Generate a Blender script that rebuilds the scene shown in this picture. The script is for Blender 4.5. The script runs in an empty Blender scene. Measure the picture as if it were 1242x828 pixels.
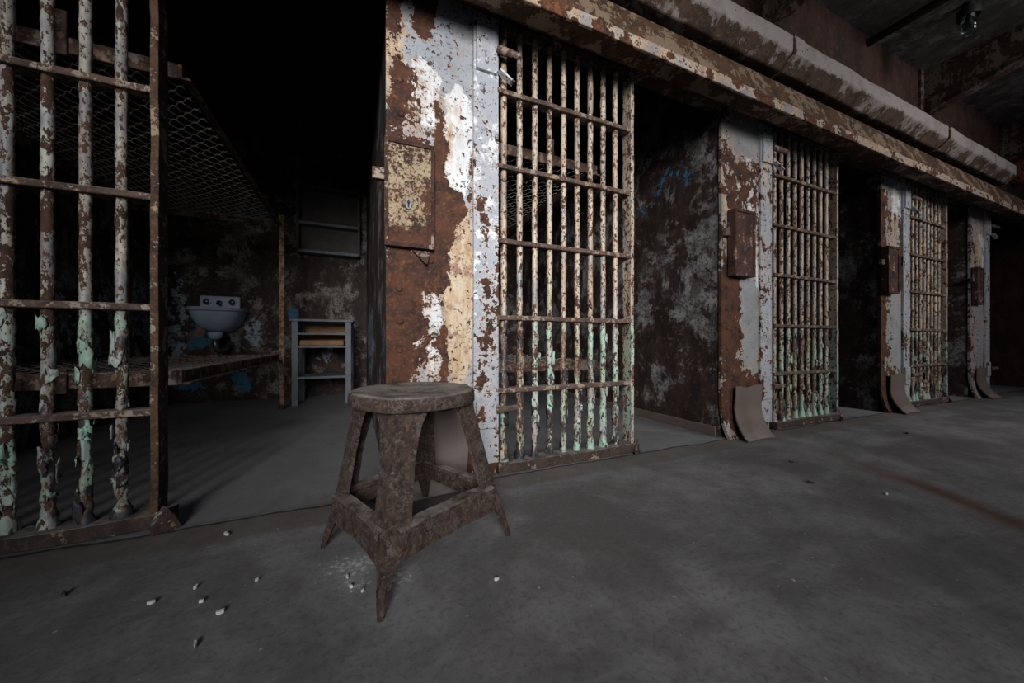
import bpy, math, random
from mathutils import Vector, noise as mnoise
random.seed(7)
S = 0.645                       # all layout numbers are in camera heights; S metres each
A = math.radians(23.8)
C = bpy.context.scene.collection
PI = math.pi

# ------------------------------------------------------------------ node helper
class G:
    def __init__(s, name):
        s.m = bpy.data.materials.new(name); s.m.use_nodes = True
        s.nt = s.m.node_tree; s.nt.nodes.clear()
        s.out = s.nt.nodes.new('ShaderNodeOutputMaterial')
        s.b = s.nt.nodes.new('ShaderNodeBsdfPrincipled')
        s.nt.links.new(s.b.outputs[0], s.out.inputs[0])
    def put(s, sock, v):
        if v is None: return
        if isinstance(v, bpy.types.NodeSocket): s.nt.links.new(v, sock)
        else:
            if isinstance(v, (tuple, list)) and sock.type == 'RGBA' and len(v) == 3: v = (*v, 1)
            sock.default_value = v
    def n(s, t): return s.nt.nodes.new(t)
    def world(s):
        g = s.n('ShaderNodeNewGeometry'); return s.vmul(g.outputs['Position'], 1 / S)
    def local(s):
        g = s.n('ShaderNodeTexCoord'); return s.vmul(g.outputs['Object'], 1 / S)
    def normal_z(s):
        g = s.n('ShaderNodeNewGeometry'); return s.sep(g.outputs['Normal'])[2]
    def attr(s, name):
        a = s.n('ShaderNodeAttribute'); a.attribute_name = name; return a.outputs['Fac']
    def vmul(s, v, k):
        m = s.n('ShaderNodeVectorMath'); m.operation = 'MULTIPLY'
        s.put(m.inputs[0], v); m.inputs[1].default_value = k if isinstance(k, (tuple, list)) else (k, k, k)
        return m.outputs[0]
    def vadd(s, v, k):
        m = s.n('ShaderNodeVectorMath'); m.operation = 'ADD'
        s.put(m.inputs[0], v); s.put(m.inputs[1], k); return m.outputs[0]
    def sep(s, v):
        m = s.n('ShaderNodeSeparateXYZ'); s.put(m.inputs[0], v); return m.outputs
    def ma(s, op, a, b=None, clamp=False):
        m = s.n('ShaderNodeMath'); m.operation = op; m.use_clamp = clamp
        s.put(m.inputs[0], a); s.put(m.inputs[1], b); return m.outputs[0]
    def add(s, a, b): return s.ma('ADD', a, b)
    def mul(s, a, b): return s.ma('MULTIPLY', a, b)
    def sub(s, a, b): return s.ma('SUBTRACT', a, b)
    def mx(s, a, b): return s.ma('MAXIMUM', a, b)
    def inv(s, a): return s.ma('SUBTRACT', 1.0, a)
    def noise(s, v, scale, detail=6, rough=0.6, dist=0.0):
        t = s.n('ShaderNodeTexNoise'); s.put(t.inputs['Vector'], v)
        t.inputs['Scale'].default_value = scale; t.inputs['Detail'].default_value = detail
        t.inputs['Roughness'].default_value = rough; t.inputs['Distortion'].default_value = dist
        return t.outputs['Fac']
    def step(s, x, lo, hi):
        t = s.n('ShaderNodeMapRange'); t.interpolation_type = 'SMOOTHSTEP'
        s.put(t.inputs['Value'], x); s.put(t.inputs['From Min'], lo); s.put(t.inputs['From Max'], hi)
        return t.outputs[0]
    def mix(s, f, a, b):
        t = s.n('ShaderNodeMix'); t.data_type = 'RGBA'
        s.put(t.inputs[0], f); s.put(t.inputs[6], a); s.put(t.inputs[7], b); return t.outputs[2]
    def ell(s, v, c, r):
        """1 at centre, 0 at the rim of an ellipse (r component 0 = ignore that axis)"""
        k = tuple((1 / q if q else 0) for q in r)
        d = s.vmul(s.vadd(v, tuple(-q for q in c)), k)
        m = s.n('ShaderNodeVectorMath'); m.operation = 'LENGTH'; s.put(m.inputs[0], d)
        return s.ma('SUBTRACT', 1.0, m.outputs['Value'], True)
    def finish(s, col, rough=0.7, height=None, bump=0.3, dist=0.004, metal=0.0, spec=0.35):
        s.put(s.b.inputs['Base Color'], col); s.put(s.b.inputs['Roughness'], rough)
        s.put(s.b.inputs['Metallic'], metal); s.b.inputs['Specular IOR Level'].default_value = spec
        if height is not None:
            bp = s.n('ShaderNodeBump'); bp.inputs['Strength'].default_value = bump
            bp.inputs['Distance'].default_value = dist
            s.put(bp.inputs['Height'], height); s.put(s.b.inputs['Normal'], bp.outputs[0])
        return s.m

RD, RM, RO = (0.022, 0.012, 0.010), (0.075, 0.030, 0.017), (0.24, 0.095, 0.032)

def rust_color(g, v, dark=RD, mid=RM, orange=RO, orange_amt=0.62, sc=1.0):
    a = g.noise(v, 7 * sc, 8, 0.7); b = g.noise(g.vadd(v, (7, 3, 1)), 16 * sc, 7, 0.7)
    c = g.mix(g.step(a, 0.36, 0.60), dark, mid)
    return g.mix(g.step(b, orange_amt - .06, orange_amt + .18), c, orange)

def warp(g, v0, seed, amt=0.16, sc=2.6):
    t = g.n('ShaderNodeTexNoise'); g.put(t.inputs['Vector'], g.vadd(v0, seed))
    t.inputs['Scale'].default_value = sc; t.inputs['Detail'].default_value = 7; t.inputs['Roughness'].default_value = 0.68
    return g.vadd(v0, g.vmul(g.vadd(t.outputs['Color'], (-.5, -.5, -.5)), amt * 2))

def peel(name, paint, thr=0.5, sc=3.0, edge=(0.6, 0.58, 0.53), stain=(0.30, 0.15, 0.06), stain_w=0.16,
         speck=0.66, seed=(0, 0, 0), fields=(), whites=(), tans=(), white=(0.62, 0.65, 0.68), tan=(0.42, 0.27, 0.13),
         rust=(RD, RM, RO), orange=0.62, loc=True, streak=0.22, rough_paint=0.5, bump=0.6, fine=0.3, extra=None, dust=0.0, edge_w=0.06, gain=1.9, aniso=1.0, grime=0.5, rsc=1.0, drip=0.0):
    """old paint flaking off rusting steel; higher field = more paint left"""
    g = G(name)
    v0 = g.local() if loc else g.world()
    v = g.vadd(v0, seed)
    if aniso != 1.0: v = g.vmul(v, (1, 1, aniso))
    vw = warp(g, v0, seed) if (fields or whites or tans) else v0
    f = g.noise(v, sc, 10, 0.70, 0.35)
    f2 = g.noise(g.vadd(v, (3, 8, 5)), sc * 4.5, 8, 0.72, .2)
    f3 = g.noise(g.vmul(v, (9, 9, 0.9)), 1.3, 6, 0.66)
    m = g.add(g.mul(f, 1 - fine - streak), g.add(g.mul(f2, fine), g.mul(f3, streak)))
    m = g.add(g.mul(g.sub(m, .5), gain), .5)
    for c, r, w in fields:
        m = g.add(m, g.mul(g.step(g.ell(vw, c, r), 0, 0.6), w))
    if extra: m = extra(g, v0, v, m)
    P = g.step(m, thr, thr + 0.012)
    E = g.mul(P, g.inv(g.step(m, thr + 0.01, thr + edge_w)))
    St = g.mul(g.inv(g.step(m, thr + 0.02, thr + 0.03 + stain_w)), g.step(g.noise(g.vmul(v, (6, 6, 0.8)), 2.0, 6, 0.66), 0.40, 0.58))
    col = paint(g, v0, v) if callable(paint) else paint
    for c, r, w in whites:
        q = g.add(g.mul(g.step(g.ell(vw, c, r), 0, 0.55), w), g.mul(g.sub(g.noise(v, 6, 9, 0.72), 0.5), 2.2))
        col = g.mix(g.step(q, 0.42, 0.5), col, white)
    gr = g.noise(v, 3.2, 9, 0.72)
    col = g.mix(g.mul(g.step(gr, 0.46, 0.66), grime), col, g.mix(0.65, col, (0.08, 0.06, 0.05)))
    for c, r, w in tans:
        q = g.add(g.mul(g.step(g.ell(vw, c, r), 0, 0.55), w), g.mul(g.sub(g.noise(g.vmul(v, (1, 1, .3)), 9, 9, 0.72), 0.5), 2.6))
        tn = g.mix(g.step(g.noise(g.vmul(v, (1, 1, .3)), 11, 9, .74), .40, .58), tan, (0.56, 0.47, 0.34))
        tn = g.mix(g.step(g.noise(v, 7, 10, .76), .51, .60), tn, (.22, .105, .045))
        col = g.mix(g.mul(g.step(q, 0.25, 0.75), 0.85), col, tn)
    if drip:
        d1 = g.noise(g.vmul(v, (7, 7, .45)), 1.6, 9, 0.70); d2 = g.noise(v, 2.4, 8, .68)
        col = g.mix(g.mul(g.mul(g.step(d1, .50, .62), g.step(d2, .42, .58)), drip), col, g.mix(g.step(d1, .5, .75), (.40, .24, .11), (.22, .10, .04)))
    col = g.mix(g.mul(St, 0.72), col, stain)
    col = g.mix(g.mul(E, 0.75), col, edge)
    n1 = g.noise(g.vadd(v, (4, 4, 4)), 20, 5, 0.62); n2 = g.noise(g.vadd(v, (1, 9, 4)), 48, 4, 0.6)
    sp = g.mx(g.step(n1, speck, speck + 0.02), g.mul(g.step(n2, speck - .02, speck + .01), g.step(f, .42, .55)))
    P = g.mul(P, g.inv(sp))
    rc = rust_color(g, v, *rust, orange_amt=orange, sc=rsc)
    rc = g.mix(g.mul(g.step(n2, .50, .66), .45), rc, tuple(min(1, q * 2.0) for q in rust[1]))
    col = g.mix(P, rc, col)
    if dust:
        col = g.mix(g.mul(g.step(g.normal_z(), 0.5, 0.95), g.mul(g.step(g.noise(v, 9, 6, .65), .3, .62), dust)), col, (0.27, 0.25, 0.235))
    rg = g.noise(v, 60, 5, 0.7)
    h = g.add(g.mul(P, 1.0), g.mul(g.mul(g.add(rg, n1), g.inv(P)), 0.8))
    h = g.add(h, g.mul(f2, 0.5))
    return g.finish(col, g.add(g.mul(P, rough_paint - 0.85), 0.85), h, bump, 0.0035)

# ------------------------------------------------------------------ mesh helper
class MB:
    def __init__(s): s.v = []; s.f = []; s.a = []      # a: per-vertex 'peel' attribute
    def vert(s, p, a=0.0): s.v.append(tuple(p)); s.a.append(a); return len(s.v) - 1
    def box(s, x0, x1, y0, y1, z0, z1):
        i = len(s.v)
        for z in (z0, z1):
            for x, y in ((x0, y0), (x1, y0), (x1, y1), (x0, y1)): s.vert((x, y, z))
        for q in ((3, 2, 1, 0), (4, 5, 6, 7), (0, 1, 5, 4), (1, 2, 6, 5), (2, 3, 7, 6), (3, 0, 4, 7)):
            s.f.append(tuple(i + k for k in q))
        return s
    def loops(s, rings, cap=True, closed=True):
        base = []
        for r in rings:
            base.append([s.vert(*(p if isinstance(p[0], (tuple, list, Vector)) else (p, 0.0))) for p in r])
        for a, b in zip(base, base[1:]):
            n = len(a)
            for k in range(n if closed else n - 1):
                s.f.append((a[k], a[(k + 1) % n], b[(k + 1) % n], b[k]))
        if cap and closed:
            s.f.append(tuple(reversed(base[0]))); s.f.append(tuple(base[-1]))
        return s
    def tube(s, pts, r, n=8, cap=True):
        rings = []; pts = [Vector(p) for p in pts]; up = None
        for k, p in enumerate(pts):
            t = (pts[min(k + 1, len(pts) - 1)] - pts[max(k - 1, 0)]).normalized()
            if up is None:
                up = Vector((0, 0, 1)) if abs(t.z) < 0.9 else Vector((0, 1, 0))
            a = t.cross(up).normalized(); b = a.cross(t).normalized(); up = b
            rr = r[k] if isinstance(r, (list, tuple)) else r
            rings.append([tuple(p + a * (rr * math.cos(2 * PI * j / n)) + b * (rr * math.sin(2 * PI * j / n))) for j in range(n)])
        s.loops(rings, cap); return s
    def lathe(s, prof, c=(0, 0, 0), n=32, sx=1.0, sy=1.0):
        rings = [[(c[0] + r * sx * math.cos(2 * PI * j / n), c[1] + r * sy * math.sin(2 * PI * j / n), c[2] + z) for j in range(n)] for r, z in prof]
        s.loops(rings, True); return s
    def prism(s, poly, x0, x1, seg=1):
        rings = [[(x0 + (x1 - x0) * k / seg, y, z) for y, z in poly] for k in range(seg + 1)]
        s.loops(rings, True); return s
    def sheet(s, grid, th):
        """solid sheet from a grid of points, thickened along its normals"""
        R = len(grid); K = len(grid[0]); P = [[Vector(p) for p in row] for row in grid]
        def nrm(i, j):
            a = P[min(i + 1, R - 1)][j] - P[max(i - 1, 0)][j]; b = P[i][min(j + 1, K - 1)] - P[i][max(j - 1, 0)]
            return a.cross(b).normalized()
        top = [[s.vert(P[i][j]) for j in range(K)] for i in range(R)]
        bot = [[s.vert(P[i][j] - nrm(i, j) * th) for j in range(K)] for i in range(R)]
        for i in range(R - 1):
            for j in range(K - 1):
                s.f.append((top[i][j], top[i + 1][j], top[i + 1][j + 1], top[i][j + 1]))
                s.f.append((bot[i][j], bot[i][j + 1], bot[i + 1][j + 1], bot[i + 1][j]))
        rim = [(i, 0) for i in range(R)] + [(R - 1, j) for j in range(1, K)] + [(i, K - 1) for i in range(R - 2, -1, -1)] + [(0, j) for j in range(K - 2, 0, -1)]
        for (a, b), (c, d) in zip(rim, rim[1:] + rim[:1]):
            s.f.append((top[a][b], bot[a][b], bot[c][d], top[c][d]))
        return s
    def rivet(s, x, y, z, r, d=(0, -1, 0)):
        i = len(s.v); n = 10
        for rr, h in ((1.0, 0), (0.92, 0.32), (0.6, 0.6)):
            for j in range(n):
                a = 2 * PI * j / n
                s.vert((x + r * rr * math.cos(a), y - r * h, z + r * rr * math.sin(a)))
        t = s.vert((x, y - r * 0.7, z))
        for q in range(2):
            for j in range(n): s.f.append((i + q * n + j, i + q * n + (j + 1) % n, i + (q + 1) * n + (j + 1) % n, i + (q + 1) * n + j))
        for j in range(n): s.f.append((i + 2 * n + j, i + 2 * n + (j + 1) % n, t))
        return s
    def jit(s, amp, sc, seed=0.0):
        for k, p in enumerate(s.v):
            q = Vector(p) * sc + Vector((seed, seed * 2, -seed))
            d = mnoise.noise_vector(q)
            s.v[k] = (p[0] + d.x * amp, p[1] + d.y * amp, p[2] + d.z * amp)
        return s
    def build(s, name, m, parent=None, bevel=0.0, smooth=False, loc=None):
        me = bpy.data.meshes.new(name)
        me.from_pydata([(a * S, b * S, c * S) for a, b, c in s.v], [], s.f); me.validate(); me.update()
        import bmesh
        bm = bmesh.new(); bm.from_mesh(me); bmesh.ops.recalc_face_normals(bm, faces=bm.faces[:]); bm.to_mesh(me); bm.free()
        if any(s.a) and len(me.vertices) == len(s.a):
            at = me.attributes.new('peel', 'FLOAT', 'POINT'); at.data.foreach_set('value', s.a)
        me.materials.append(m)
        o = bpy.data.objects.new(name, me); C.objects.link(o)
        if parent: o.parent = parent
        if loc: o.location = [q * S for q in loc]
        if bevel:
            b = o.modifiers.new('edge', 'BEVEL'); b.width = bevel * S; b.segments = 2; b.limit_method = 'ANGLE'
        if smooth:
            for p in me.polygons: p.use_smooth = True
            if smooth != 'all':
                me.set_sharp_from_angle(angle=math.radians(40))
        return o

def tag(o, label, cat, group=None):
    o['label'] = label; o['category'] = cat
    if group: o['group'] = group
    return o
def thing(name, label, cat, loc=(0, 0, 0), rz=0.0, group=None):
    o = bpy.data.objects.new(name, None); C.objects.link(o); o.empty_display_size = 0.1
    o.location = [q * S for q in loc]; o.rotation_euler = (0, 0, rz)
    return tag(o, label, cat, group)
def struct(name, mb, m, **k):
    o = mb.build(name, m, **k); o['kind'] = 'structure'; return o
def copy_tree(o, parent=None):
    c = o.copy(); C.objects.link(c); c.parent = parent
    for ch in list(o.children): copy_tree(ch, c)
    return c

# ------------------------------------------------------------------ materials
GREY = (0.30, 0.33, 0.37)
PIL = []
PIL.append(peel('pillar_paint_a', GREY, thr=0.49, sc=3.8, orange=0.59, drip=.75, gain=2.7, speck=.60, fine=.38, stain=(0.33, 0.16, 0.055), seed=(1, 0, 3),
    fields=[((.38, 0, 3.2), (.40, 0, .62), .24), ((.25, 0, 3.32), (.13, 0, .30), -.62), ((.04, 0, 3.3), (.10, 0, .4), -.15), ((.10, 0, 2.62), (.13, 0, .30), -.16), ((.22, 0, 2.7), (.12, 0, .3), .05),
            ((.49, 0, 2.35), (.15, 0, .8), .28), ((.36, 0, 1.95), (.09, 0, .75), -.46), ((.47, 0, 1.93), (.11, 0, .22), -.5), ((.50, 0, 1.25), (.16, 0, .85), .26),
            ((.06, 0, 1.15), (.20, 0, .75), -.36), ((.29, 0, 1.05), (.11, 0, .5), .06), ((.38, 0, .92), (.05, 0, .3), -.4), ((.3, 0, 1.5), (.16, 0, .18), -.35), ((.4, 0, .3), (.6, 0, .35), -.3)],
    whites=[((.49, 0, 2.42), (.16, 0, .60), 1.0), ((.26, 0, 2.72), (.14, 0, .32), .75), ((.28, 0, 1.08), (.13, 0, .5), .8), ((.42, 0, 1.45), (.05, 0, .5), .7)],
    tans=[((.50, 0, 1.30), (.17, 0, .95), 1.0), ((.06, 0, 2.9), (.12, 0, .55), .75), ((.42, 0, 2.5), (.04, 0, .5), .6)]))
PIL.append(peel('pillar_paint_b', drip=.55, gain=2.4, speck=.64, fine=.36, paint=(0.25, 0.265, 0.28), thr=0.50, sc=3.4, seed=(5, 0, 9), orange=0.66, stain=(.24, .14, .07),
    fields=[((.42, 0, 3.3), (.40, 0, .42), .30), ((.52, 0, 1.25), (.28, 0, .9), .28), ((.12, 0, 1.2), (.20, 0, .8), -.26), ((.3, 0, 2.6), (.35, 0, .4), -.06), ((.4, 0, .35), (.5, 0, .45), -.35)],
    whites=[((.42, 0, 2.55), (.34, 0, .6), .75), ((.6, 0, 1.85), (.14, 0, .4), .7)], tans=[((.08, 0, 2.7), (.12, 0, .6), .7)]))
PIL.append(peel('pillar_paint_c', drip=.55, gain=2.4, speck=.64, fine=.36, paint=(0.27, 0.285, 0.31), thr=0.50, sc=3.2, seed=(9, 0, 2), orange=0.66, stain=(.22, .12, .06),
    fields=[((.48, 0, 3.2), (.40, 0, .5), .20), ((.5, 0, 1.2), (.34, 0, .8), .34), ((.05, 0, 1.6), (.14, 0, 2.0), -.22), ((.5, 0, 2.0), (.3, 0, .5), -.20), ((.4, 0, .3), (.5, 0, .4), -.3)],
    whites=[((.5, 0, 3.0), (.3, 0, .6), .5)], tans=[((.4, 0, 2.6), (.3, 0, .5), .5)]))
PIL.append(peel('pillar_paint_d', drip=.55, gain=2.4, speck=.64, fine=.36, paint=(0.27, 0.27, 0.29), thr=0.47, sc=3.4, seed=(13, 0, 5), orange=0.68, stain=(.24, .13, .06),
    fields=[((.5, 0, 3.0), (.45, 0, .8), .2), ((.5, 0, 1.2), (.4, 0, .7), .2)], whites=[((.5, 0, 2.6), (.3, 0, .6), .5)], tans=[((.3, 0, 2.5), (.3, 0, .9), .6)]))
STRAP = peel('strap_paint', (0.33, 0.355, 0.40), thr=0.42, sc=5, edge=(.65, .66, .67), stain_w=.04, loc=False, seed=(2, 2, 2), speck=.63,
    whites=[((.85, 2.5, 2.2), (.6, 3, 1.6), .35)], tans=[((3.5, 2.5, 2.3), (2.5, 3, 1.5), .3)])

def gate_extra(g, v0, v, m):
    return g.add(m, g.mul(g.attr('peel'), 0.35))
def gate_paint(cream):
    def f(g, v0, v):
        z = g.sep(v0)[2]
        zz = g.add(z, g.mul(g.sub(g.noise(v, 9, 3, .5), .5), 0.06))
        low = g.inv(g.step(zz, 1.13, 1.16))
        up = g.mix(g.step(g.noise(v, 4.5, 5, .6), .46, .62), cream, (0.24, 0.26, 0.28))
        up = g.mix(g.step(g.noise(g.vadd(v, (3, 3, 3)), 3.2, 5, .6), .64, .67), up, (0.27, 0.42, 0.36))
        lo = g.mix(g.step(g.noise(v, 6, 5, .6), .40, .60), (0.30, 0.50, 0.40), (0.40, 0.46, 0.42))
        lo = g.mix(g.step(g.noise(g.vadd(v, (4, 1, 2)), 4.2, 4, .6), .53, .55), lo, (0.026, 0.030, 0.042))
        lo = g.mix(g.step(g.noise(g.vadd(v, (9, 4, 2)), 5, 4, .6), .58, .60), lo, (0.30, 0.31, 0.32))
        return g.mix(low, up, lo)
    return f
BAR = peel('bar_paint', gate_paint((0.50, 0.44, 0.365)), thr=0.44, sc=11, aniso=.6, fine=.5, loc=False, speck=.60, stain=(.38, .20, .09), stain_w=.24, extra=gate_extra, streak=.08, bump=.8, edge=(.54, .49, .43), dust=.5, rough_paint=.42)
BARL = peel('bar_paint_grey', gate_paint((0.50, 0.51, 0.46)), thr=0.47, sc=9, aniso=.55, rust=((.024, .015, .012), (.075, .038, .025), (.22, .11, .05)), fine=.42, loc=False, speck=.60, stain=(.17, .10, .06), stain_w=.22, extra=gate_extra, streak=.08, bump=.9, edge=(.46, .45, .42), dust=.5, rough_paint=.45)
RAIL = peel('rail_rust', (0.26, 0.215, 0.185), thr=0.55, sc=9, loc=False, rust=((.040, .028, .025), (.095, .06, .046), (.19, .115, .075)), dust=.8, bump=.9, edge=(.3, .26, .22))
POSTM = peel('end_post_rust', (0.22, 0.20, 0.17), thr=0.58, sc=8, loc=False, dust=.3, bump=.8, rust=((.03, .019, .015), (.085, .047, .03), (.2, .105, .055)), edge=(.3, .27, .22))
SILL = peel('sill_rust', (0.17, 0.165, 0.15), thr=0.60, sc=8, loc=False, rust=((.022, .017, .016), (.050, .033, .028), (.11, .065, .045)), dust=.9, bump=1.0, edge=(.24, .22, .2))

BOXA = peel('box_cream_speckled', (0.31, 0.25, 0.165), thr=0.455, sc=13, fine=.5, streak=.05, speck=.58, stain=(.2, .12, .05), edge=(.36, .31, .23), orange=.66, bump=.7,
    fields=[((.16, 0, .04), (.4, 0, .14), -.3), ((.29, 0, .25), (.05, 0, .3), -.15)])
BOXB = peel('box_brown', (0.22, 0.15, 0.13), thr=0.60, sc=7, loc=False, rust=((.022, .012, .011), (.062, .027, .021), (.12, .05, .03)), orange=.68, bump=.5, edge=(.3, .28, .25))
STEEL = peel('dark_bracket_steel', (0.15, 0.125, 0.11), thr=0.52, sc=4, loc=False, rust=((.02, .013, .011), (.05, .028, .02), (.1, .05, .03)), stain_w=.02, edge=(.12, .1, .09))
SOFFIT = peel('soffit_rust', (0.20, 0.15, 0.105), thr=0.54, sc=4, loc=False, rust=((.026, .016, .011), (.080, .042, .023), (.25, .115, .04)), stain_w=.05, edge=(.2, .17, .13), streak=.1)
FLANGE = peel('flange_pale', (0.30, 0.285, 0.29), thr=0.47, sc=3.2, drip=.8, loc=False, stain=(.46, .27, .11), stain_w=.16, edge=(.6, .52, .40), streak=0.0, orange=.55, speck=.62)
def duct_x(g, v0, v, m):
    return g.add(m, g.mul(g.step(g.sep(v0)[2], 3.80, 3.89), 0.34))
DUCT = peel('duct_lilac', (0.30, 0.272, 0.272), thr=0.55, sc=3.6, loc=False, stain=(.10, .065, .045), stain_w=.20, edge=(.14, .095, .07), streak=0.0, orange=.66, speck=.66, extra=duct_x, edge_w=.04,
    rust=((.032, .021, .017), (.085, .054, .038), (.17, .085, .04)))
RED = peel('red_paint', (0.32, 0.022, 0.018), thr=0.40, sc=6, loc=False, edge=(.4, .2, .18))
STOOLM = peel('stool_rust', (0.088, 0.070, 0.068), thr=0.55, sc=15, fine=.5, streak=.0, speck=.60, rust=((.020, .014, .013), (.052, .034, .029), (.13, .082, .058)), orange=.54, edge=(.17, .145, .13), stain=(.065, .042, .034), stain_w=.1, dust=.9, bump=1.0, rsc=2.6, gain=1.5, grime=.3)
KICK = peel('kick_plate_brown', (0.125, 0.10, 0.092), thr=0.28, sc=2.5, streak=.1, fine=.2, gain=1.2, edge=(.14, .115, .10), stain=(.13, .07, .045), stain_w=.25, rust=((.04, .025, .02), (.09, .05, .036), (.14, .07, .04)), dust=.8, speck=.68, bump=.5)
BUNKM = peel('bunk_rust', (0.15, 0.125, 0.11), thr=0.52, sc=6, loc=False, rust=((.035, .022, .018), (.085, .05, .037), (.16, .085, .05)), edge=(.16, .13, .115), dust=.6)
POSTO = peel('bunk_post_orange', (0.30, 0.17, 0.09), thr=0.50, sc=16, loc=False, rust=((.05, .025, .015), (.16, .07, .03), (.34, .16, .065)), edge=(.4, .28, .16))

def simple(name, col, rough=.6, metal=0.0, var=.35, sc=8, bump=.2, world=False, spec=.35):
    g = G(name); v = g.world() if world else g.local()
    f = g.noise(v, sc, 6, .65); f2 = g.noise(g.vmul(v, (1, 1, .25)), sc * 3, 5, .6)
    c = g.mix(g.mul(g.step(f, .35, .7), var), col, tuple(q * .35 for q in col))
    c = g.mix(g.mul(g.step(f2, .55, .75), var * .6), c, tuple(min(1, q * 1.5) for q in col))
    return g.finish(c, rough, g.add(f, f2), bump, .003, metal, spec)
WIRE = simple('wire_steel', (0.40, 0.36, 0.33), .42, .35, .4, 20)
ENAMEL = simple('enamel', (0.42, 0.52, 0.66), .35, 0, .25, 3, .05, spec=.5)
BRASS = simple('dull_metal', (0.18, 0.19, 0.2), .35, .8, .4, 15)
WOODG = simple('grey_painted_wood', (0.17, 0.19, 0.225), .65, 0, .5, 6, .3)
WOODD = simple('dark_wood', (0.085, 0.075, 0.07), .7, 0, .5, 6, .3)
TANB = simple('tan_board', (0.30, 0.17, 0.085), .7, 0, .4, 6, .2)
BLACK = simple('black_iron', (0.02, 0.02, 0.021), .6, .2, .3, 9)
CHIP = simple('paint_chip', (0.55, 0.58, 0.60), .6, 0, .3, 40)
CHIPG = simple('paint_chip_green', (0.33, 0.42, 0.36), .6, 0, .4, 40)
DARKCHIP = simple('dark_chip', (0.05, 0.04, 0.035), .7, 0, .4, 40)

def glass():
    g = G('jar_glass'); g.b.inputs['Transmission Weight'].default_value = 1.0
    g.b.inputs['Roughness'].default_value = .03; g.b.inputs['IOR'].default_value = 1.45
    g.b.inputs['Base Color'].default_value = (.75, .82, .85, 1); return g.m
GLASS = glass()

def floor_mat():
    g = G('worn_concrete'); v = g.world(); x, y, z = g.sep(v)
    big = g.noise(v, 0.9, 10, .70, .3); mid = g.noise(v, 3.0, 10, .72, .2); fine = g.noise(v, 40, 6, .72)
    c = g.mix(g.step(big, .38, .62), (0.125, 0.124, 0.128), (0.245, 0.246, 0.256))
    c = g.mix(g.mul(g.step(mid, .46, .62), .55), c, (0.125, 0.118, 0.115))
    sw = g.noise(g.vmul(v, (.6, 2.0, 1)), 1.6, 10, .72, .8)
    c = g.mix(g.mul(g.step(sw, .5, .72), .5), c, (0.30, 0.30, 0.31))
    c = g.mix(g.mul(g.step(fine, .48, .64), .40), c, (0.07, 0.067, 0.065))
    wob = g.mul(g.sub(g.noise(v, 3, 4, .6), .5), .10)
    yy = g.add(y, wob)
    band = g.mul(g.step(yy, 2.18, 2.24), g.inv(g.step(yy, 2.43, 2.47)))
    c = g.mix(g.mul(band, .55), c, (0.125, 0.104, 0.088))
    crack = g.inv(g.step(g.ma('ABSOLUTE', g.sub(yy, 2.45)), .0, .022))
    c = g.mix(g.mul(crack, .7), c, (.03, .028, .026))
    c = g.mix(g.mul(g.step(yy, 2.46, 2.52), .5), c, g.mix(mid, (0.20, 0.205, 0.22), (0.33, 0.335, 0.355)))
    # rust trail across the right of the corridor
    dx = g.sub(x, g.add(3.05, g.mul(y, .47)))
    dl = g.add(dx, g.mul(g.sub(g.noise(v, 1.2, 4, .5), .5), .5))
    tr = g.mul(g.inv(g.step(g.ma('ABSOLUTE', dl), .0, .15)), g.inv(g.step(y, .9, 2.1)))
    c = g.mix(g.mul(tr, .85), c, (0.105, 0.050, 0.030))
    tr2 = g.mul(g.inv(g.step(g.ma('ABSOLUTE', dl), .0, .5)), g.inv(g.step(y, .4, 1.5)))
    c = g.mix(g.mul(tr2, .35), c, (0.12, 0.085, 0.06))
    # scuff blotches of dark oil
    oil = g.step(g.noise(g.vmul(v, (1, .8, 1)), 1.0, 10, .72, .4), .53, .66)
    c = g.mix(g.mul(oil, .5), c, (0.085, 0.08, 0.078))
    # white paint dust beside the stool, and scattered grains
    for cx, cy, rx, ry, th in ((.0, 1.74, .22, .15, .60), (.17, 1.58, .13, .16, .62), (.0, 1.60, .10, .10, .62)):
        e = g.ell(v, (cx, cy, 0), (rx, ry, 0))
        q = g.add(g.noise(v, 45, 5, .75), g.mul(e, .22))
        c = g.mix(g.mul(g.step(q, th + .06, th + .12), g.step(e, 0, .2)), c, (0.55, 0.57, 0.60))
        c = g.mix(g.mul(g.step(e, 0, .9), .35), c, (0.36, 0.37, 0.39))
    gr = g.step(g.noise(v, 30, 2, .5), .73, .76)
    c = g.mix(gr, c, (0.38, 0.39, 0.40))
    h = g.add(g.mul(mid, .6), g.add(g.mul(fine, .3), g.mul(crack, -1.2)))
    return g.finish(c, g.add(.62, g.mul(mid, .25)), h, .35, .006, 0, .3)
FLOOR = floor_mat()

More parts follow.
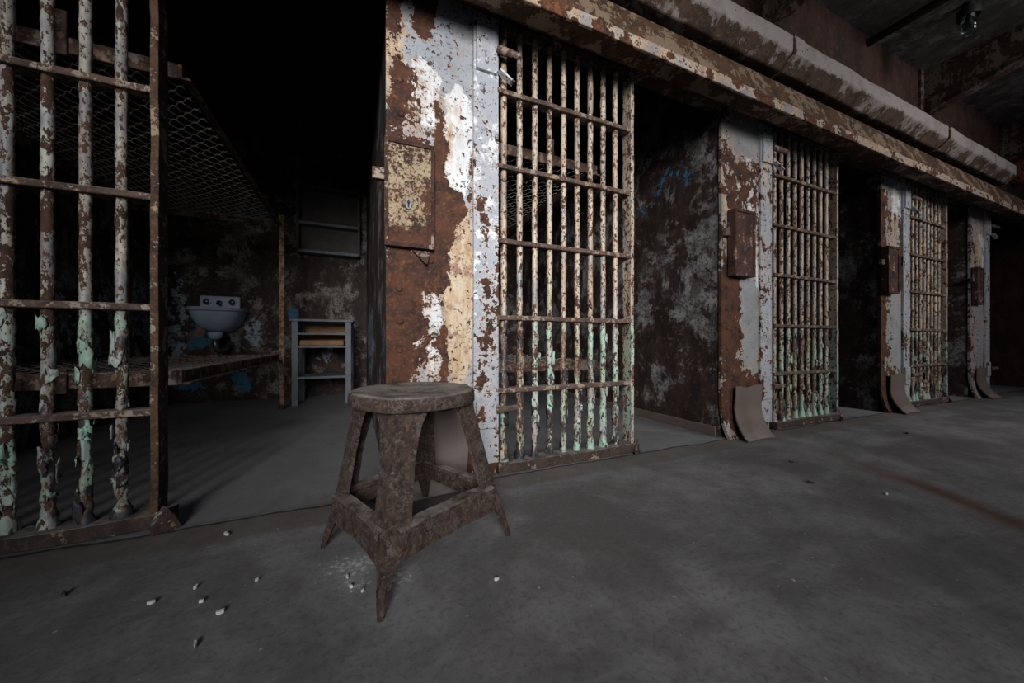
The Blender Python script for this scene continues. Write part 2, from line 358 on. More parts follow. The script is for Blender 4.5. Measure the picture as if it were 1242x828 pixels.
def cell_wall(name, blues=(), base=((.016, .011, .010), (.044, .026, .021)), greys=(.15, .145, .145), gthr=.535):
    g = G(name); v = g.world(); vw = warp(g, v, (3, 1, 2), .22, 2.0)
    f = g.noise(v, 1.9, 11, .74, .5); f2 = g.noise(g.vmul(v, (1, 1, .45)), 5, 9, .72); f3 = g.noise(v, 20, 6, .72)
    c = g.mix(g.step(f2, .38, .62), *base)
    c = g.mix(g.mul(g.step(g.noise(v, 12, 7, .72), .54, .64), .7), c, (.10, .052, .032))
    m = g.add(g.mul(f, .58), g.add(g.mul(f2, .24), g.mul(f3, .18)))
    gg = g.mix(g.step(g.noise(g.vadd(v, (2, 2, 2)), 4, 8, .7), .4, .6), tuple(q * .55 for q in greys), tuple(q * 1.5 for q in greys))
    c = g.mix(g.mul(g.step(m, gthr, gthr + .03), g.inv(g.mul(g.step(f3, .50, .58), .75))), c, gg)
    for cc, r, w, col in blues:
        q = g.add(g.mul(g.step(g.ell(vw, cc, r), 0, .6), w), g.mul(g.sub(g.noise(g.vadd(v, (5, 2, 0)), 6, 10, .75), 0.5), 2.6))
        c = g.mix(g.mul(g.step(q, .52, .58), g.inv(g.mul(g.step(f3, .5, .6), .6))), c, col)
    return g.finish(c, .72, g.add(m, g.mul(f3, .3)), .6, .010)
BL = (.035, .15, .26); BW = (.30, .38, .46); BK = (.012, .028, .05)
WALLB = cell_wall('cell_back_wall', gthr=.50, greys=(.17, .16, .15), blues=[
    ((-2.3, 7.4, 1.15), (.35, 2, .45), .62, BL), ((-1.6, 7.4, 1.2), (.22, 2, .55), .55, BW), ((-2.5, 7.4, .3), (.35, 2, .25), .8, BL), ((-1.75, 7.4, .3), (.2, 2, .28), .9, BL),
    ((-2.35, 7.4, 1.15), (.13, 2, .14), .6, (.35, .12, .03)), ((-1.0, 7.4, 1.45), (.16, 2, .2), .7, BL), ((-.5, 7.4, .8), (.22, 2, .3), .55, BW), ((-2.62, 7.4, 1.3), (.2, 2, 1.4), .5, BW)])
WALLP = cell_wall('partition_wall', gthr=.505, greys=(.17, .165, .17), blues=[
    ((3.48, 3.1, 2.95), (1, .6, .30), .44, BL), ((3.48, 3.9, 2.70), (1, .8, .22), .44, BL), ((.19, 5.5, 1.0), (1, 2.0, .9), .55, BW), ((.19, 2.7, 1.7), (1, .4, 3.0), .55, BK), ((.19, 3.0, .7), (.2, .5, 1.2), .42, BL),
    ((6.8, 4, 2.6), (1, 2, .8), .3, BL), ((10.05, 4, 1.8), (1, 2, 1.5), .4, BK), ((-2.74, 6, 1.2), (.3, 2, 1.2), .45, BW)])
WALLE = cell_wall('far_partition_wall', gthr=.58, base=((.035, .016, .015), (.10, .038, .034)), greys=(.10, .10, .12), blues=[((13.3, 5.2, 2.2), (1, .9, .8), .45, (.06, .09, .13))])
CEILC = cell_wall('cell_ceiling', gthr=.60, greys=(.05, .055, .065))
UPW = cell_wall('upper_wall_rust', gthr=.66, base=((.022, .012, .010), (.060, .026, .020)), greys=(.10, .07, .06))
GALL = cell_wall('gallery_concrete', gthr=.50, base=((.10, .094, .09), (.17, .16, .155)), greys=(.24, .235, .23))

# ------------------------------------------------------------------ setting
PX = [-3.113, 0.187, 3.483, 6.817, 10.045, 13.39]        # left edges of the pillars
V0 = 2.50
struct('floor', MB().box(-7, 20, -6, 8.0, -.2, 0), FLOOR)
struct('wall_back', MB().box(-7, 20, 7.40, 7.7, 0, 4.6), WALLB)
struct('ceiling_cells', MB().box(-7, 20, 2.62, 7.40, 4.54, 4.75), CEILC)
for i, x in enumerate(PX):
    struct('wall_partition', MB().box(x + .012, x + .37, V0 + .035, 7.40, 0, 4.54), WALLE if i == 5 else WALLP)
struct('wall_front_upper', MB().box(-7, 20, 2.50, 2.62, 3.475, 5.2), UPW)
struct('ceiling_gallery', MB().box(-7, 20, .35, 2.62, 5.2, 5.35), GALL)
struct('wall_far_end', MB().box(20, 20.2, -6, 8.0, 0, 6.5), GALL)
struct('baseboard_partition', MB().box(PX[2] - .018, PX[2] + .012, 2.56, 7.3, 0, .10), KICK, bevel=.008)
# cell floor debris ridge along the wall foot

# ------------------------------------------------------------------ beam, duct, gallery
bm_ = thing('lintel_beam', 'long rusted steel lintel beam with pale lower edge running above all the cell gates', 'beam', (-4, 0, 0))
L = 24
MB().prism([(2.125, 3.300), (2.32, 3.300), (2.32, 3.44), (2.62, 3.44), (2.62, 3.475), (2.30, 3.475), (2.30, 3.325), (2.125, 3.325)], 0, L, 1).build('web_plate', SOFFIT, bm_, bevel=.006)
MB().prism([(2.128, 3.326), (2.14, 3.326), (2.235, 3.640), (2.222, 3.644)], 0, L, 1).build('sloping_plate', SOFFIT, bm_)
f = MB(); f.prism([(2.10, 3.245), (2.126, 3.245), (2.126, 3.338), (2.10, 3.338)], 0, L, 160)
f.jit(.006, 3.0).build('edge_flange', FLANGE, bm_, bevel=.006)
f = MB(); f.prism([(2.40, 3.395), (2.43, 3.395), (2.43, 3.45), (2.40, 3.45)], 0, L, 100)
f.jit(.008, 2.0, 3).build('inner_lip', SOFFIT, bm_)
dt = thing('trunking_duct', 'long grey octagonal duct with rusted underside fixed along the top of the beam', 'duct', (0, 0, 0))
def octa(r, cy=2.27, cz=3.925, n=8): return [(cy + r * math.cos(2 * PI * (k + .5) / n), cz + r * math.sin(2 * PI * (k + .5) / n)) for k in range(n)]
DE = 10.35
f = MB(); f.prism(octa(.205), -3, DE, 130); f.jit(.010, 1.6, 5).build('duct_body', DUCT, dt, bevel=.014)
for x in (.2, 3.95, 7.6):
    MB().prism(octa(.216), x, x + .17).build('joint_collar', DUCT, dt, bevel=.01)
    MB().prism(octa(.226), x - .02, x + .015).build('joint_flange', SOFFIT, dt, bevel=.006)
f = MB(); f.loops([[(DE, y, z) for y, z in octa(.2)], [(DE + .05, y, z) for y, z in octa(.2)], [(DE + .10, y, z) for y, z in octa(.13)]]).build('end_cap', SOFFIT, dt, bevel=.008)
rd = thing('round_wall_fitting', 'red painted round fitting on the upper wall past the end of the grey duct', 'fitting', (12.2, 2.50, 4.40))
def rings_y(prof): return [[(r * math.cos(2 * PI * j / 28), y, r * math.sin(2 * PI * j / 28)) for j in range(28)] for r, y in prof]
f = MB(); f.loops(rings_y([(.26, -.002), (.27, -.03), (.27, -.16), (.25, -.20), (.16, -.225), (.05, -.23)])); f.build('housing', RED, rd, smooth=True)
f = MB(); f.loops(rings_y([(.04, -.23), (.04, -.27), (.02, -.275)])); f.build('centre_bolt', STEEL, rd, smooth=True)
for k, (x, w) in enumerate(((4.22, .09), (8.10, .09), (11.6, .09))):
    br = thing('mounting_bracket', ['tapered steel bracket under the gallery nearest to the camera', 'tapered steel bracket under the gallery just right of the glass jar lamp',
               'tapered steel bracket under the gallery farthest along, above the red drum'][k], 'bracket', (x, 0, 0), 0, 'brackets under the gallery')
    MB().prism([(2.50, 4.50), (2.50, 5.2), (.45, 5.2), (.45, 5.02)], -.02, .02).build('web', STEEL, br)
    f = MB(); f.prism([(2.50, 4.47), (2.50, 4.50), (.45, 5.02), (.45, 4.99)], -w, w).build('bottom_flange', STEEL, br, bevel=.004)
    MB().box(-.12, .12, 2.465, 2.50, 4.36, 5.2).rivet(-.08, 2.465, 4.45, .02).rivet(.08, 2.465, 4.45, .02).build('wall_plate', STEEL, br, bevel=.005)
pp = tag(MB().tube([(6.45, 2.50, 5.10), (6.45, .40, 5.10)], .05, 12).build('hanging_conduit_pipe', BLACK, smooth=True), 'black conduit pipe crossing under the gallery ceiling', 'pipe')
lamp = thing('jar_lamp', 'clear glass jar lamp hanging under the gallery ceiling', 'lamp', (6.97, 1.75, 4.79))
gl = MB(); prof = [(.0, .0), (.045, .008), (.072, .035), (.083, .08), (.083, .24), (.078, .25), (.078, .08), (.066, .04), (.042, .016), (.0, .010)]
gl.lathe(prof, (0, 0, 0), 28).build('glass_jar', GLASS, lamp, smooth='all')
MB().lathe([(.0, .23), (.10, .23), (.105, .26), (.10, .33), (.05, .36), (.05, .41), (.0, .41)], (0, 0, 0), 24).build('cap', BLACK, lamp, smooth=True)
MB().lathe([(.0, .10), (.025, .11), (.035, .14), (.02, .2), (.02, .23), (0, .23)], (0, 0, 0), 16).build('bulb', BLACK, lamp, smooth='all')

# ------------------------------------------------------------------ pillars
PL = ['wide rusted steel pillar with white and orange peeling paint directly behind the stool',
      'rusted steel pillar right of the first full cell gate, with a brown lock box',
      'peeling grey steel pillar between the second and third full cell gates',
      'narrow looking peeling pillar farthest down the corridor']
def pillar(i):
    x = PX[i + 1]; m = PIL[i]; rnd = random.Random(40 + i)
    p = thing('steel_pillar', PL[i], 'pillar', (x, V0, 0), 0, 'pillars between the cells')
    W = .79
    prof = [(.0, -.10), (.06, -.065), (.14, -.035), (.25, -.012), (.38, 0), (3.46, 0)]
    zs = [0, .03, .06, .10, .14, .2, .26, .32, .38] + [.38 + (3.46 - .38) * k / 24 for k in range(1, 25)]
    def yo(z):
        for (a, b), (c, d) in zip(prof, prof[1:]):
            if a <= z <= c: return b + (d - b) * (z - a) / (c - a)
        return 0
    xs = [0, .004] + [W * k / 12 for k in range(1, 12)] + [W]
    grid = [[(q, yo(z) * (1.0 if q < .62 else max(0, 1 - (q - .62) * 8)) + .006 * mnoise.noise(Vector((q * 3, z * 2, i * 5))), z) for q in xs] for z in zs]
    fp = MB(); fp.sheet(grid, -.032)
    ys = [z for z in (.72, .93, 1.13, 1.34, 1.55, 2.55, 2.75, 2.95, 3.15, 3.35)]
    for z in ys:
        for q in (.09, .29):
            if rnd.random() < .85: fp.rivet(q + rnd.uniform(-.008, .008), 0, z + rnd.uniform(-.02, .02), .024)
    fp.rivet(.31, -.0, 1.06, .04)
    fp.build('face_plate', m, p, smooth=True)
    # angle strip along the gate
    st = MB()
    g2 = [[(q, -.028 + .004 * mnoise.noise(Vector((q * 4, z * 3, i + 9))), z) for q in (.60, .66, .72, .785)] for z in [.10 + 3.3 * k / 40 for k in range(41)]]
    st.sheet(g2, -.026)
    z = .75
    while z < 3.0:
        st.rivet(.67 + rnd.uniform(-.012, .012), -.028, z, .017); z += .165
    st.box(.772, .792, -.03, .09, .10, 3.42)
    st.build('edge_strip', STRAP, p, smooth=True)
    # hinge at the top: plate, barrel, pin
    hg = MB(); hg.box(.615, .775, -.052, -.028, 2.98, 3.30).rivet(.69, -.052, 3.22, .018).rivet(.69, -.052, 3.05, .018)
    h = hg.jit(.006, 8).build('hinge_plate', STRAP, p, bevel=.008)
    MB().tube([(.78, -.05, 3.16), (.82, -.075, 3.14), (.86, -.09, 3.13), (.93, -.10, 3.12)], [.03, .03, .026, .022], 10).build('hinge_pin', RAIL, h, smooth=True)
    MB().sheet([[(.78, -.04, 2.99), (.78, -.09, 2.99)], [(.83, -.05, 2.95), (.83, -.10, 2.95)], [(.885, -.06, 2.91), (.885, -.11, 2.91)]], .014).build('hinge_tongue', STRAP, h)
    hb = MB(); hb.box(.62, .775, -.05, -.028, .36, .62)
    h2 = hb.jit(.02, 7, i).build('hinge_plate', STRAP, p, bevel=.012)
    MB().tube([(.77, -.05, .50), (.83, -.07, .50), (.925, -.08, .505)], [.034, .026, .022], 10).build('hinge_pin', RAIL, h2, smooth=True)
    # kick plate curving out on the floor
    kg = []
    for k in range(15):
        t = k / 14; z = .52 * (1 - t) ** 1.0
        y = -.045 - .19 * max(0, (t - .35) / .65) ** 2.0
        if k == 14: z = .016
        sh = -.10 * t * t
        kg.append([(.15 + sh + .43 * q / 6, y - .012 * math.sin(q * 1.1 + i), z + (.012 * math.sin(q * 1.3 + i) if k in (0,) else 0)) for q in range(7)])
    MB().sheet(kg, .014).build('kick_plate', KICK, p, smooth=True)
    return p
for i in range(4): pillar(i)

# ------------------------------------------------------------------ lock boxes
BXL = ['cream speckled rusty lock box with a keyhole on the pillar behind the stool', 'dark brown lock box on the second pillar', 'dark rusted lock box on the third pillar, at its left edge',
       'small looking dark lock box on the farthest pillar']
for i, (off, z0, h, m, pr) in enumerate(((-.012, 1.63, .71, BOXA, .055), (.075, 1.68, .69, BOXB, .10), (-.015, 1.68, .66, BOXB, .09), (-.0, 1.66, .66, BOXB, .08))):
    b = thing('lock_box', BXL[i], 'lock box', (PX[i + 1] + off, V0, z0), 0, 'lock boxes on the pillars')
    w = .322
    MB().box(0, w, -pr + .012, -.008, 0, h).build('box_body', BOXB if i else BOXA, b, bevel=.008)
    fr = MB().box(.0, .022, -pr, -pr + .014, 0, h).box(w - .022, w, -pr, -pr + .014, 0, h).box(.022, w - .022, -pr, -pr + .014, 0, .028).box(.022, w - .022, -pr, -pr + .014, h - .028, h)
    for q in (.012, w - .012):
        for z in (.015, h - .015, h * .5): fr.rivet(q, -pr, z, .008)
    fr.build('box_frame', BOXB, b, bevel=.003)
    esc = MB(); n = 20
    esc.loops([[(.15 + .026 * math.cos(2 * PI * j / n), -pr + .014, .29 + .04 * math.sin(2 * PI * j / n)) for j in range(n)],
               [(.15 + .022 * math.cos(2 * PI * j / n), -pr + .004, .29 + .034 * math.sin(2 * PI * j / n)) for j in range(n)]])
    e = esc.build('keyhole_plate', BRASS, b, smooth=True)
    kh = MB(); kh.box(.145, .155, -pr + .001, -pr + .006, .265, .295)
    kh.loops([[(.15 + .010 * math.cos(2 * PI * j / 12), -pr + .006, .300 + .012 * math.sin(2 * PI * j / 12)) for j in range(12)], [(.15 + .010 * math.cos(2 * PI * j / 12), -pr + .001, .300 + .012 * math.sin(2 * PI * j / 12)) for j in range(12)]])
    kh.build('keyhole', BLACK, e)
    MB().box(-.075, .0, -.05, -.005, h * .60, h * .60 + .075).build('lock_bolt', RAIL, b, bevel=.006)
    if i == 0:
        tg = MB(); tg.sheet([[(.18, -.03, -.012), (.29, -.03, -.012)], [(.22, -.035, -.05), (.29, -.035, -.05)], [(.262, -.05, -.10), (.275, -.05, -.10)]], .01).build('lower_tongue', STEEL, b)

# ------------------------------------------------------------------ gates
def gate(x0, seed, label, barm, fine):
    rnd = random.Random(seed); g = thing('cell_gate', label, 'gate', (x0, 2.515, 0), 0, 'barred gates along the corridor')
    Wd = 1.298
    for k in range(9):
        bx = .063 + .1335 * k; n = 12 if fine else 8; rings = []
        b = MB(); z = .05; zt = 3.41; dz = .016 if fine else .03
        while z < zt:
            low = 1.0 if z < 1.13 else 0.0
            zone = .0023 + .0032 * low + (.006 if z < .5 else 0) * low
            crust = max(0, 1 - (z - .07) / .11) * (.6 + .7 * mnoise.noise(Vector((k * 3.1, seed, 0))))
            ring = []
            for j in range(n):
                a = 2 * PI * j / n
                q = Vector((math.cos(a) * .8 + k * 7, math.sin(a) * .8 + seed, z * 9))
                d = mnoise.noise(q) * zone * 1.4 + mnoise.noise(q * 3.1) * zone
                r = .0232 + d + .030 * max(0, crust) * (1 + .5 * mnoise.noise(q * 1.5))
                ring.append(((bx + r * math.cos(a), r * math.sin(a), z), .9 * max(0, min(1, crust * 2))))
            rings.append(ring); z += dz
        b.loops(rings)
        # curled paint flakes on the lower half
        for q in range((rnd.randint(7, 12)) if fine else 5):
            zc = rnd.choice((rnd.uniform(.08, .6), rnd.uniform(.2, .62), rnd.uniform(.65, 1.12))); hh = rnd.uniform(.03, .11) ; a0 = rnd.uniform(-PI, 0.2); da = rnd.uniform(.7, 1.9); lift = rnd.uniform(.004, .018)
            gr = []
            for r_ in range(5):
                row = []
                for c_ in range(5):
                    t = c_ / 4; e = abs(r_ / 2 - 1) * 1.8
                    aa = a0 + da * t * (1 - .25 * e * rnd.random())
                    rr = .0262 + lift * (t ** 2 if q % 2 else (1 - t) ** 2) + .003 * rnd.random()
                    row.append((bx + rr * math.cos(aa), rr * math.sin(aa), zc + hh * (r_ / 4 - .5) + rnd.uniform(-.02, .02)))
                gr.append(row)
            s0 = len(b.v); b.sheet(gr, .0025)
            for w in range(s0, len(b.a)): b.a[w] = rnd.choice((.9, .7, .45))
        b.build('vertical_bar', barm, g, smooth='all')
    def flat(name, x0, x1, y0, y1, z0, z1, m, amp=.004, seg=40, sc=5):
        f = MB(); f.prism([(y0, z0), (y0 + .004, z0 - .004), (y1 - .004, z0 - .004), (y1, z0), (y1, z1), (y1 - .004, z1 + .004), (y0 + .004, z1 + .004), (y0, z1)], x0, x1, seg)
        return f.jit(amp, sc, seed * 1.7 + z0).build(name, m, g, smooth=True)
    for z in (.63, 1.18, 1.757, 2.32, 2.883):
        flat('cross_rail', -.005, Wd - .02, -.050, .045, z - .013, z + .013, RAIL)
    flat('top_rail', -.005, Wd, -.05, .045, 3.405, 3.44, SILL)
    s = flat('bottom_rail', -.005, Wd + .035, -.075, .06, .022, .088, SILL, .012, 60, 3)
    f = MB()
    rings = []
    for k in range(60):
        z = .04 + 3.40 * k / 59
        rings.append([(q[0], q[1], z) for q in ((Wd - .034, -.055), (Wd, -.055), (Wd, .055), (Wd - .034, .055))])
    f.loops(rings); f.jit(.004, 6, seed).build('end_post', POSTM if x0 < 0 else barm, g, bevel=.004)
    f = MB(); f.box(-.012, .008, -.03, .05, .05, 3.42).build('hinge_post', SILL, g, bevel=.004)
    foot = MB(); foot.sheet([[(Wd - .02, -.08, .0), (Wd + .075, -.02, .0)], [(Wd - .03, -.085, .05), (Wd + .05, -.03, .075)], [(Wd - .01, -.075, .09), (Wd + .012, -.04, .13)]], .03)
    foot.jit(.012, 9, seed).build('post_foot', SILL, g, bevel=.006)
    return g
GL = ['rusty barred gate with peeling green paint at the left, in front of the bunk bed', 'tall barred gate with cream bars right beside the pillar behind the stool',
      'barred gate beside the second pillar, its lower half painted green', 'smallest looking barred gate, beside the third pillar']
GX = [-2.245, .977, 4.327, 7.635]
for i in range(4): gate(GX[i], 3 + i * 11, GL[i], BARL if i in (0,) else BAR, i < 2)

# ------------------------------------------------------------------ stool
stx, sty = .268, 1.822
STL = [(math.radians(7), .98), (math.radians(97), 1.0), (math.radians(187), .89), (math.radians(272), 1.03)]
st = thing('metal_stool', 'low rusted metal stool with round seat and four splayed legs, on the concrete floor', 'stool', (stx, sty, 0), -A)
prof = [(.0, .752), (.10, .752), (.20, .757), (.262, .765), (.285, .766), (.297, .758), (.302, .742), (.302, .705), (.296, .700), (.290, .703), (.290, .738), (.26, .745), (.0, .735)]
f = MB(); f.lathe(prof, (0, 0, 0), 64)
f.jit(.006, 5, 2).build('seat', STOOLM, st, smooth='all')
def stool_leg(ang, k):
    ca, sa = math.cos(ang), math.sin(ang)
    lv = [(.0, .497, .014), (.03, .49, .021), (.10, .468, .034), (.15, .452, .047), (.165, .447, .078), (.20, .436, .086), (.29, .406, .088), (.40, .371, .085), (.50, .342, .085), (.58, .320, .094), (.64, .304, .108), (.68, .294, .128), (.715, .287, .155)]
    rings = []
    for z, o, w in lv:
        w = w * .86; th = .013; q_ = min(1, max(0, (.70 - z) / .45)); o = o * (1 + (k - 1) * q_)
        def P(across, inward):
            r = o - inward
            # wrap the widening top round the seat skirt
            return (r * ca - across * sa, r * sa + across * ca, z)
        back = w * .86
        if z > .5: back *= 1 - (z - .5) * .9
        ring = [P(-w, back), P(-w * .5, back * .52), P(-.012, .006), P(0, 0), P(.012, .006), P(w * .5, back * .52), P(w, back),
                P(w - th * .5, back + th), P(w * .5, back * .52 + th * 1.25), P(.008, .006 + th * 1.3), P(0, th * 1.4), P(-.008, .006 + th * 1.3), P(-w * .5, back * .52 + th * 1.25), P(-w + th * .5, back + th)]
        rings.append(ring)
    # denser rings between levels for dents
    R = []
    for a, b in zip(rings, rings[1:]):
        for t in (0, .25, .5, .75): R.append([tuple(Vector(p).lerp(Vector(q), t)) for p, q in zip(a, b)])
    R.append(rings[-1])
    f = MB(); f.loops(R); f.jit(.0035, 11, ang).build('leg', STOOLM, st, smooth=True)
for q in STL: stool_leg(*q)
def stool_rail(a0, k0, a1, k1):
    z0, z1 = .155, .275
    def P(a, o, z): return Vector((o * math.cos(a), o * math.sin(a), z))
    f = MB(); n = 14
    p0, p1 = P(a0, .42 * k0, 0), P(a1, .42 * k1, 0); d = (p1 - p0).normalized(); out = Vector((d.y, -d.x, 0))
    if out.dot(p0) < 0: out = -out
    rings = []
    for k in range(n + 1):
        c = p0.lerp(p1, .07 + .86 * k / n) + out * .028
        bow = .012 * math.sin(PI * k / n)
        pr = [(0, z0), (0.0, z1 - .008), (-.008, z1), (-.06, z1), (-.062, z1 - .02), (-.05, z1 - .012), (-.014, z1 - .012), (-.012, z0)]
        rings.append([tuple(c + out * (q - bow) + Vector((0, 0, z))) for q, z in pr])
    f.loops(rings); f.jit(.004, 9, a0).build('side_rail', STOOLM, st, smooth=True)
for k in range(4): stool_rail(*STL[k], *STL[(k + 1) % 4])

# ------------------------------------------------------------------ bunk beds
def bunk(x, label):
    b = thing('bunk_bed', label, 'bunk bed', (x, 2.98, 0), 0, 'steel bunk beds in the cells')
    Wd, Ln = 1.64, 3.25                     # extends to -x and +y
    for name, zt in (('upper_bunk', 2.80), ('lower_bunk', .812)):
        hh = .095
        f = MB()
        for k in range(1):
            f.prism([(.0, zt - hh), (Ln, zt - hh), (Ln, zt), (.0, zt)], -.022, 0, 1).box(-.022, .045, 0, Ln, zt - hh, zt - hh + .016)
            f.box(-Wd, -Wd + .022, 0, Ln, zt - hh, zt)
        fr = f.build(name, BUNKM, b, bevel=.005)
        for y in (0, Ln - .022):
            MB().box(-Wd + .022, -.022, y, y + .022, zt - hh, zt).build('end_rail', BUNKM, fr, bevel=.005)
        MB().box(-.60, -.52, -.02, .0, zt - .12, zt + .14 if name == 'upper_bunk' else zt + .03).build('end_bracket', BUNKM, fr, bevel=.006)
        w = MB(); sp, per, wr = (.066, .132, .0036) if name == 'upper_bunk' else (.09, .18, .0034); y = .06; r_ = 0
        while y < Ln - .04:
            pts = []; nx = int((Wd - .12) / (per / 6)); ph = PI * (r_ % 2)
            for k in range(nx + 1):
                xx = -.05 - k * per / 6; a = 2 * PI * (k / 6) + ph
                sag = .06 * math.sin(PI * k / nx) * math.sin(PI * y / Ln)
                pts.append((xx, y + sp * .56 * math.sin(a), zt - .02 - sag + .012 * math.cos(a) + .008 * mnoise.noise(Vector((xx * 3, y * 3, zt)))))
            w.tube(pts, wr, 4); y += sp; r_ += 1
        w.build('wire_mesh', WIRE, fr, smooth='all')
    for y in (Ln - .07,):
        p = MB().box(.002, .07, y, y + .022, .02, 2.86).box(.002, .022, y + .022, y + .08, .02, 2.86); p.jit(.004, 4).build('corner_post', POSTO, b, bevel=.004)
        MB().tube([(.035, y + .03, 0), (.035, y + .03, .07)], [.05, .035], 12).build('post_foot', BLACK, b, smooth=True)
    for y in (.5, Ln - .03):
        p = MB().box(-Wd - .03, -Wd, y, y + .06, 0, 2.86).build('wall_post', BUNKM, b, bevel=.004)
    return b
bunk(-1.03, 'two tier steel bunk with woven wire bases in the left cell beside the sink')
bunk(2.27, 'two tier steel bunk seen through the cream bars of the tall gate')

# ------------------------------------------------------------------ sink
sk = thing('wall_sink', 'pale enamel washbasin with round bowl hung on the back wall above the lower bunk', 'sink', (-2.04, 7.395, -.08))
hw, dp = .35, .58
rings = []
secs = [(1.60, 1.0, 1.0), (1.615, 1.03, 1.03), (1.60, 1.05, 1.05), (1.565, 1.04, 1.04), (1.55, .97, .97), (1.50, .94, .95), (1.42, .86, .89), (1.33, .70, .76), (1.27, .52, .58), (1.235, .32, .36), (1.225, .16, .2)]
def bowl(z, sx, sy):
    n = 28; pts = []
    for j in range(n + 1):
        a = PI * j / n
        ex = .55
        cx = math.copysign(abs(math.cos(a)) ** ex, math.cos(a)); sy_ = abs(math.sin(a)) ** ex
        pts.append((-hw * sx * cx, -.02 - dp * sy * sy_ * (.9 if True else 1), z))
    pts.append((hw * sx, -.012, z)); pts.insert(0, (-hw * sx, -.012, z))
    return pts
inner = [(1.36, .55, .6), (1.45, .75, .8), (1.55, .87, .88)]
f = MB(); f.loops([bowl(*q) for q in inner] + [bowl(*q) for q in secs]); f.build('basin', ENAMEL, sk, smooth=True)
bs = MB().box(-.27, .27, -.09, -.012, 1.58, 1.83).build('backsplash', ENAMEL, sk, bevel=.02)
for x in (-.17, .17):
    f = MB(); n = 16
    f.loops([[(x + r * math.cos(2 * PI * j / n), y, 1.73 + r * math.sin(2 * PI * j / n)) for j in range(n)] for r, y in ((.055, -.09), (.055, -.10), (.035, -.105), (.03, -.13), (.015, -.14))]).build('tap_knob', BRASS, bs, smooth=True)
MB().tube([(0, -.09, 1.72), (0, -.16, 1.725), (0, -.2, 1.69)], [.035, .028, .025], 12).build('spout', BRASS, bs, smooth=True)
MB().lathe([(.0, 1.11), (.05, 1.115), (.085, 1.14), (.10, 1.19), (.095, 1.235), (0, 1.24)], (0, -.30, 0), 20).build('drain_boss', ENAMEL, sk, smooth='all')
MB().tube([(0, -.30, 1.13), (0, -.30, 1.02), (.02, -.28, .94), (.06, -.22, .92), (.09, -.14, .97), (.10, -.012, .99)], .045, 12).build('trap_pipe', BRASS, sk, smooth='all')

# ------------------------------------------------------------------ washstand and board, hanging shelf
ws = thing('wooden_stand', 'tall grey painted wooden stand with open shelves against the back wall', 'shelf stand', (-.90, 6.38, 0), math.radians(-3))
Wd, Dp = .84, .62
MB().box(-.03, Wd + .03, -.03, Dp + .02, 1.315, 1.35).build('top_board', WOODG, ws, bevel=.005)
for x in (0, Wd - .085):
    for y in (0, Dp - .07): MB().box(x, x + .085, y, y + .07, 0, 1.315).build('leg', WOODG, ws, bevel=.006)
for z, t in ((1.105, .03), (.90, .03), (.415, .035)):
    MB().box(.086, Wd - .086, .005, Dp - .01, z, z + t).build('shelf_board', WOODG, ws, bevel=.004)
MB().box(.086, Wd - .086, Dp - .03, Dp - .01, .94, 1.31).build('back_panel', TANB, ws)
for x in (.03, Wd - .05): MB().box(x, x + .02, .071, Dp - .071, .94, 1.31).build('side_panel', WOODG, ws)
for x in (.03, Wd - .06): MB().box(x, x + .03, .071, Dp - .071, .40, .45).build('side_stretcher', WOODG, ws)
tb = MB().box(.10, Wd - .11, .02, .45, .933, 1.02); tb.jit(.006, 4)
o = tb.build('folded_blanket', TANB, bevel=.02, loc=(-.90, 6.38, 0)); o.rotation_euler = (0, 0, math.radians(-3))
tag(o, 'tan folded blanket lying on the middle shelf of the grey wooden stand', 'blanket')
hs = thing('hanging_shelf', 'dark open box shelf with two compartments hung high on the back wall', 'shelf', (-.94, 7.395, 2.57))
hs.rotation_euler = (0, 0, 0)
W2, H2, D2 = 1.02, 1.2, .22
MB().box(0, W2, -.03, -.008, .0, H2).build('back_panel', WOODD, hs)
for x in (0, W2 - .04): MB().box(x, x + .04, -D2, -.03, 0, H2).build('side_panel', WOODD, hs, bevel=.004)
for z in (0, .5, H2 - .05): MB().box(.04, W2 - .04, -D2, -.03, z, z + .05).build('shelf_board', WOODG if z < 1 else WOODD, hs, bevel=.004)

# ------------------------------------------------------------------ floor debris
def chip(name, x, y, r, m, label, z=0, curl=.3, group=None):
    rnd = random.Random(int(x * 977 + y * 331)); n = 7; f = MB()
    rr = [r * rnd.uniform(.5, 1.1) for _ in range(n)]
    top = [(q * math.cos(2 * PI * k / n) * 1.5, q * math.sin(2 * PI * k / n) * .7, .012 + curl * r * abs(math.cos(2 * PI * k / n))) for k, q in enumerate(rr)]
    bot = [(a, b, max(0.0, c - .011)) for a, b, c in top]
    f.loops([bot, top])
    o = f.build(name, m, None, loc=(x, y, z)); o.rotation_euler = (0, 0, rnd.uniform(0, 6))
    return tag(o, label, 'paint chip', group)
def floor_at(px, py):
    d = 431.0 / (py - 418); l = (px - 621) / 431.0 * d
    return d * math.sin(A) + l * math.cos(A), d * math.cos(A) - l * math.sin(A)
CP = 'small pale paint chip on the corridor floor near the left gate and stool'
for px, py, r in ((237, 718, .010), (268, 748, .011), (244, 735, .007), (237, 788, .01), (182, 737, .009), (311, 709, .006), (421, 705, .007), (426, 717, .008), (440, 722, .006), (470, 696, .008), (602, 708, .008)):
    x, y = floor_at(px, py); chip('paint_chip', x, y, r, CHIP, CP, group='pale paint chips on the corridor floor')
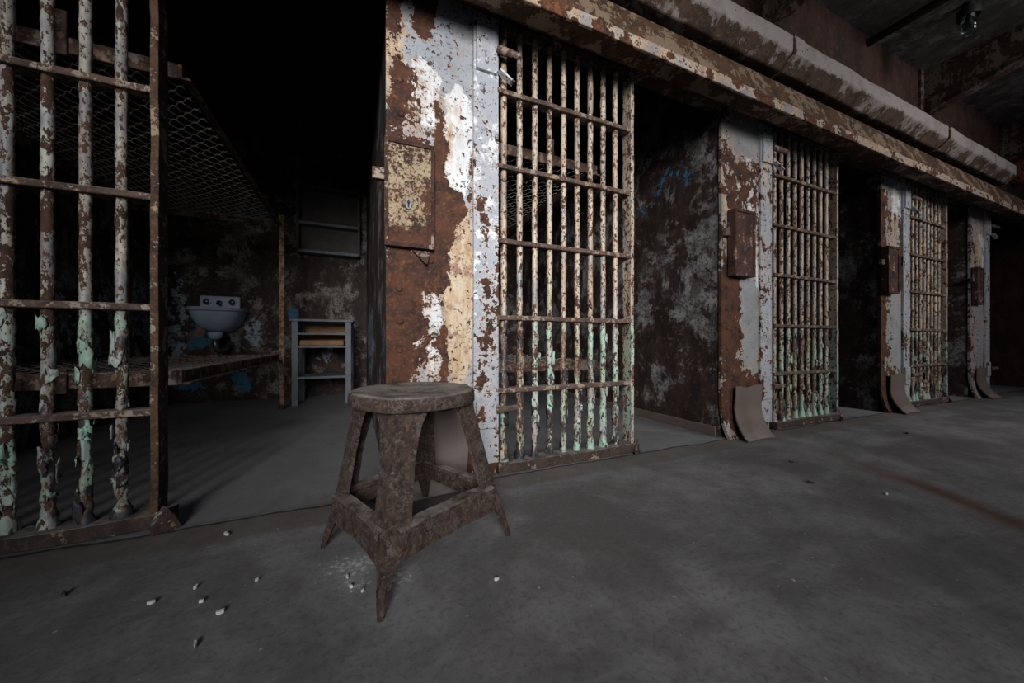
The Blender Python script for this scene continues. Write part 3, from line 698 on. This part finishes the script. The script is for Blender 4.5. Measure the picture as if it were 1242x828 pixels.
CD = 'small dark chip lying on the open floor right of the stool'
for px, py, r in ((983, 590, .02), (1100, 530, .016), (960, 565, .012), (1020, 515, .012)):
    x, y = floor_at(px, py); chip('dark_flake', x, y, r, DARKCHIP, CD, group='dark chips on the corridor floor')
x, y = floor_at(275, 653); chip('paint_chip', x, y, .014, CHIP, 'pale paint chip on the brown threshold strip of the open left doorway')
x, y = floor_at(77, 727); chip('dark_flake', x, y, .014, DARKCHIP, 'lone dark flake on the floor in front of the left gate')
x, y = floor_at(1076, 604); chip('paint_chip', x, y, .010, CHIP, 'tiny pale chip on the middle of the right floor, away from the stool')

# ------------------------------------------------------------------ camera
cam = bpy.data.cameras.new('camera'); co = bpy.data.objects.new('camera', cam); C.objects.link(co)
co.location = (0, 0, S); co.rotation_euler = (PI / 2, 0, -A)
cam.sensor_width = 36; cam.lens = 431.0 / 1242 * 36; cam.clip_start = .02
sc = bpy.context.scene; sc.camera = co

# ------------------------------------------------------------------ light: tall windows of the outer wall, daylight
def area(name, loc, target, sx, sy, e, col, spread=180):
    l = bpy.data.lights.new(name, 'AREA'); l.shape = 'RECTANGLE'; l.size = sx * S; l.size_y = sy * S; l.energy = e; l.color = col; l.spread = math.radians(spread)
    o = bpy.data.objects.new(name, l); C.objects.link(o); o.location = [q * S for q in loc]
    o.rotation_euler = (Vector(target) - Vector(loc)).to_track_quat('-Z', 'Y').to_euler(); return o
area('window_daylight', (-1.5, -5.6, 3.5), (1.2, 2.5, 1.9), 3.0, 2.8, 38, (1, .97, .94), 44)
area('window_daylight_far', (7, -5, 4.5), (7.0, 2.4, 2.0), 3, 2.5, 36, (1, .96, .92), 80)
w = bpy.data.worlds.new('dusk'); sc.world = w; w.use_nodes = True
bg = w.node_tree.nodes['Background']; bg.inputs[0].default_value = (.62, .74, 1, 1); bg.inputs[1].default_value = .066

sc.view_settings.view_transform = 'Standard'; sc.view_settings.look = 'None'
sc.view_settings.exposure = 0; sc.view_settings.gamma = 1; sc.view_settings.use_curve_mapping = False
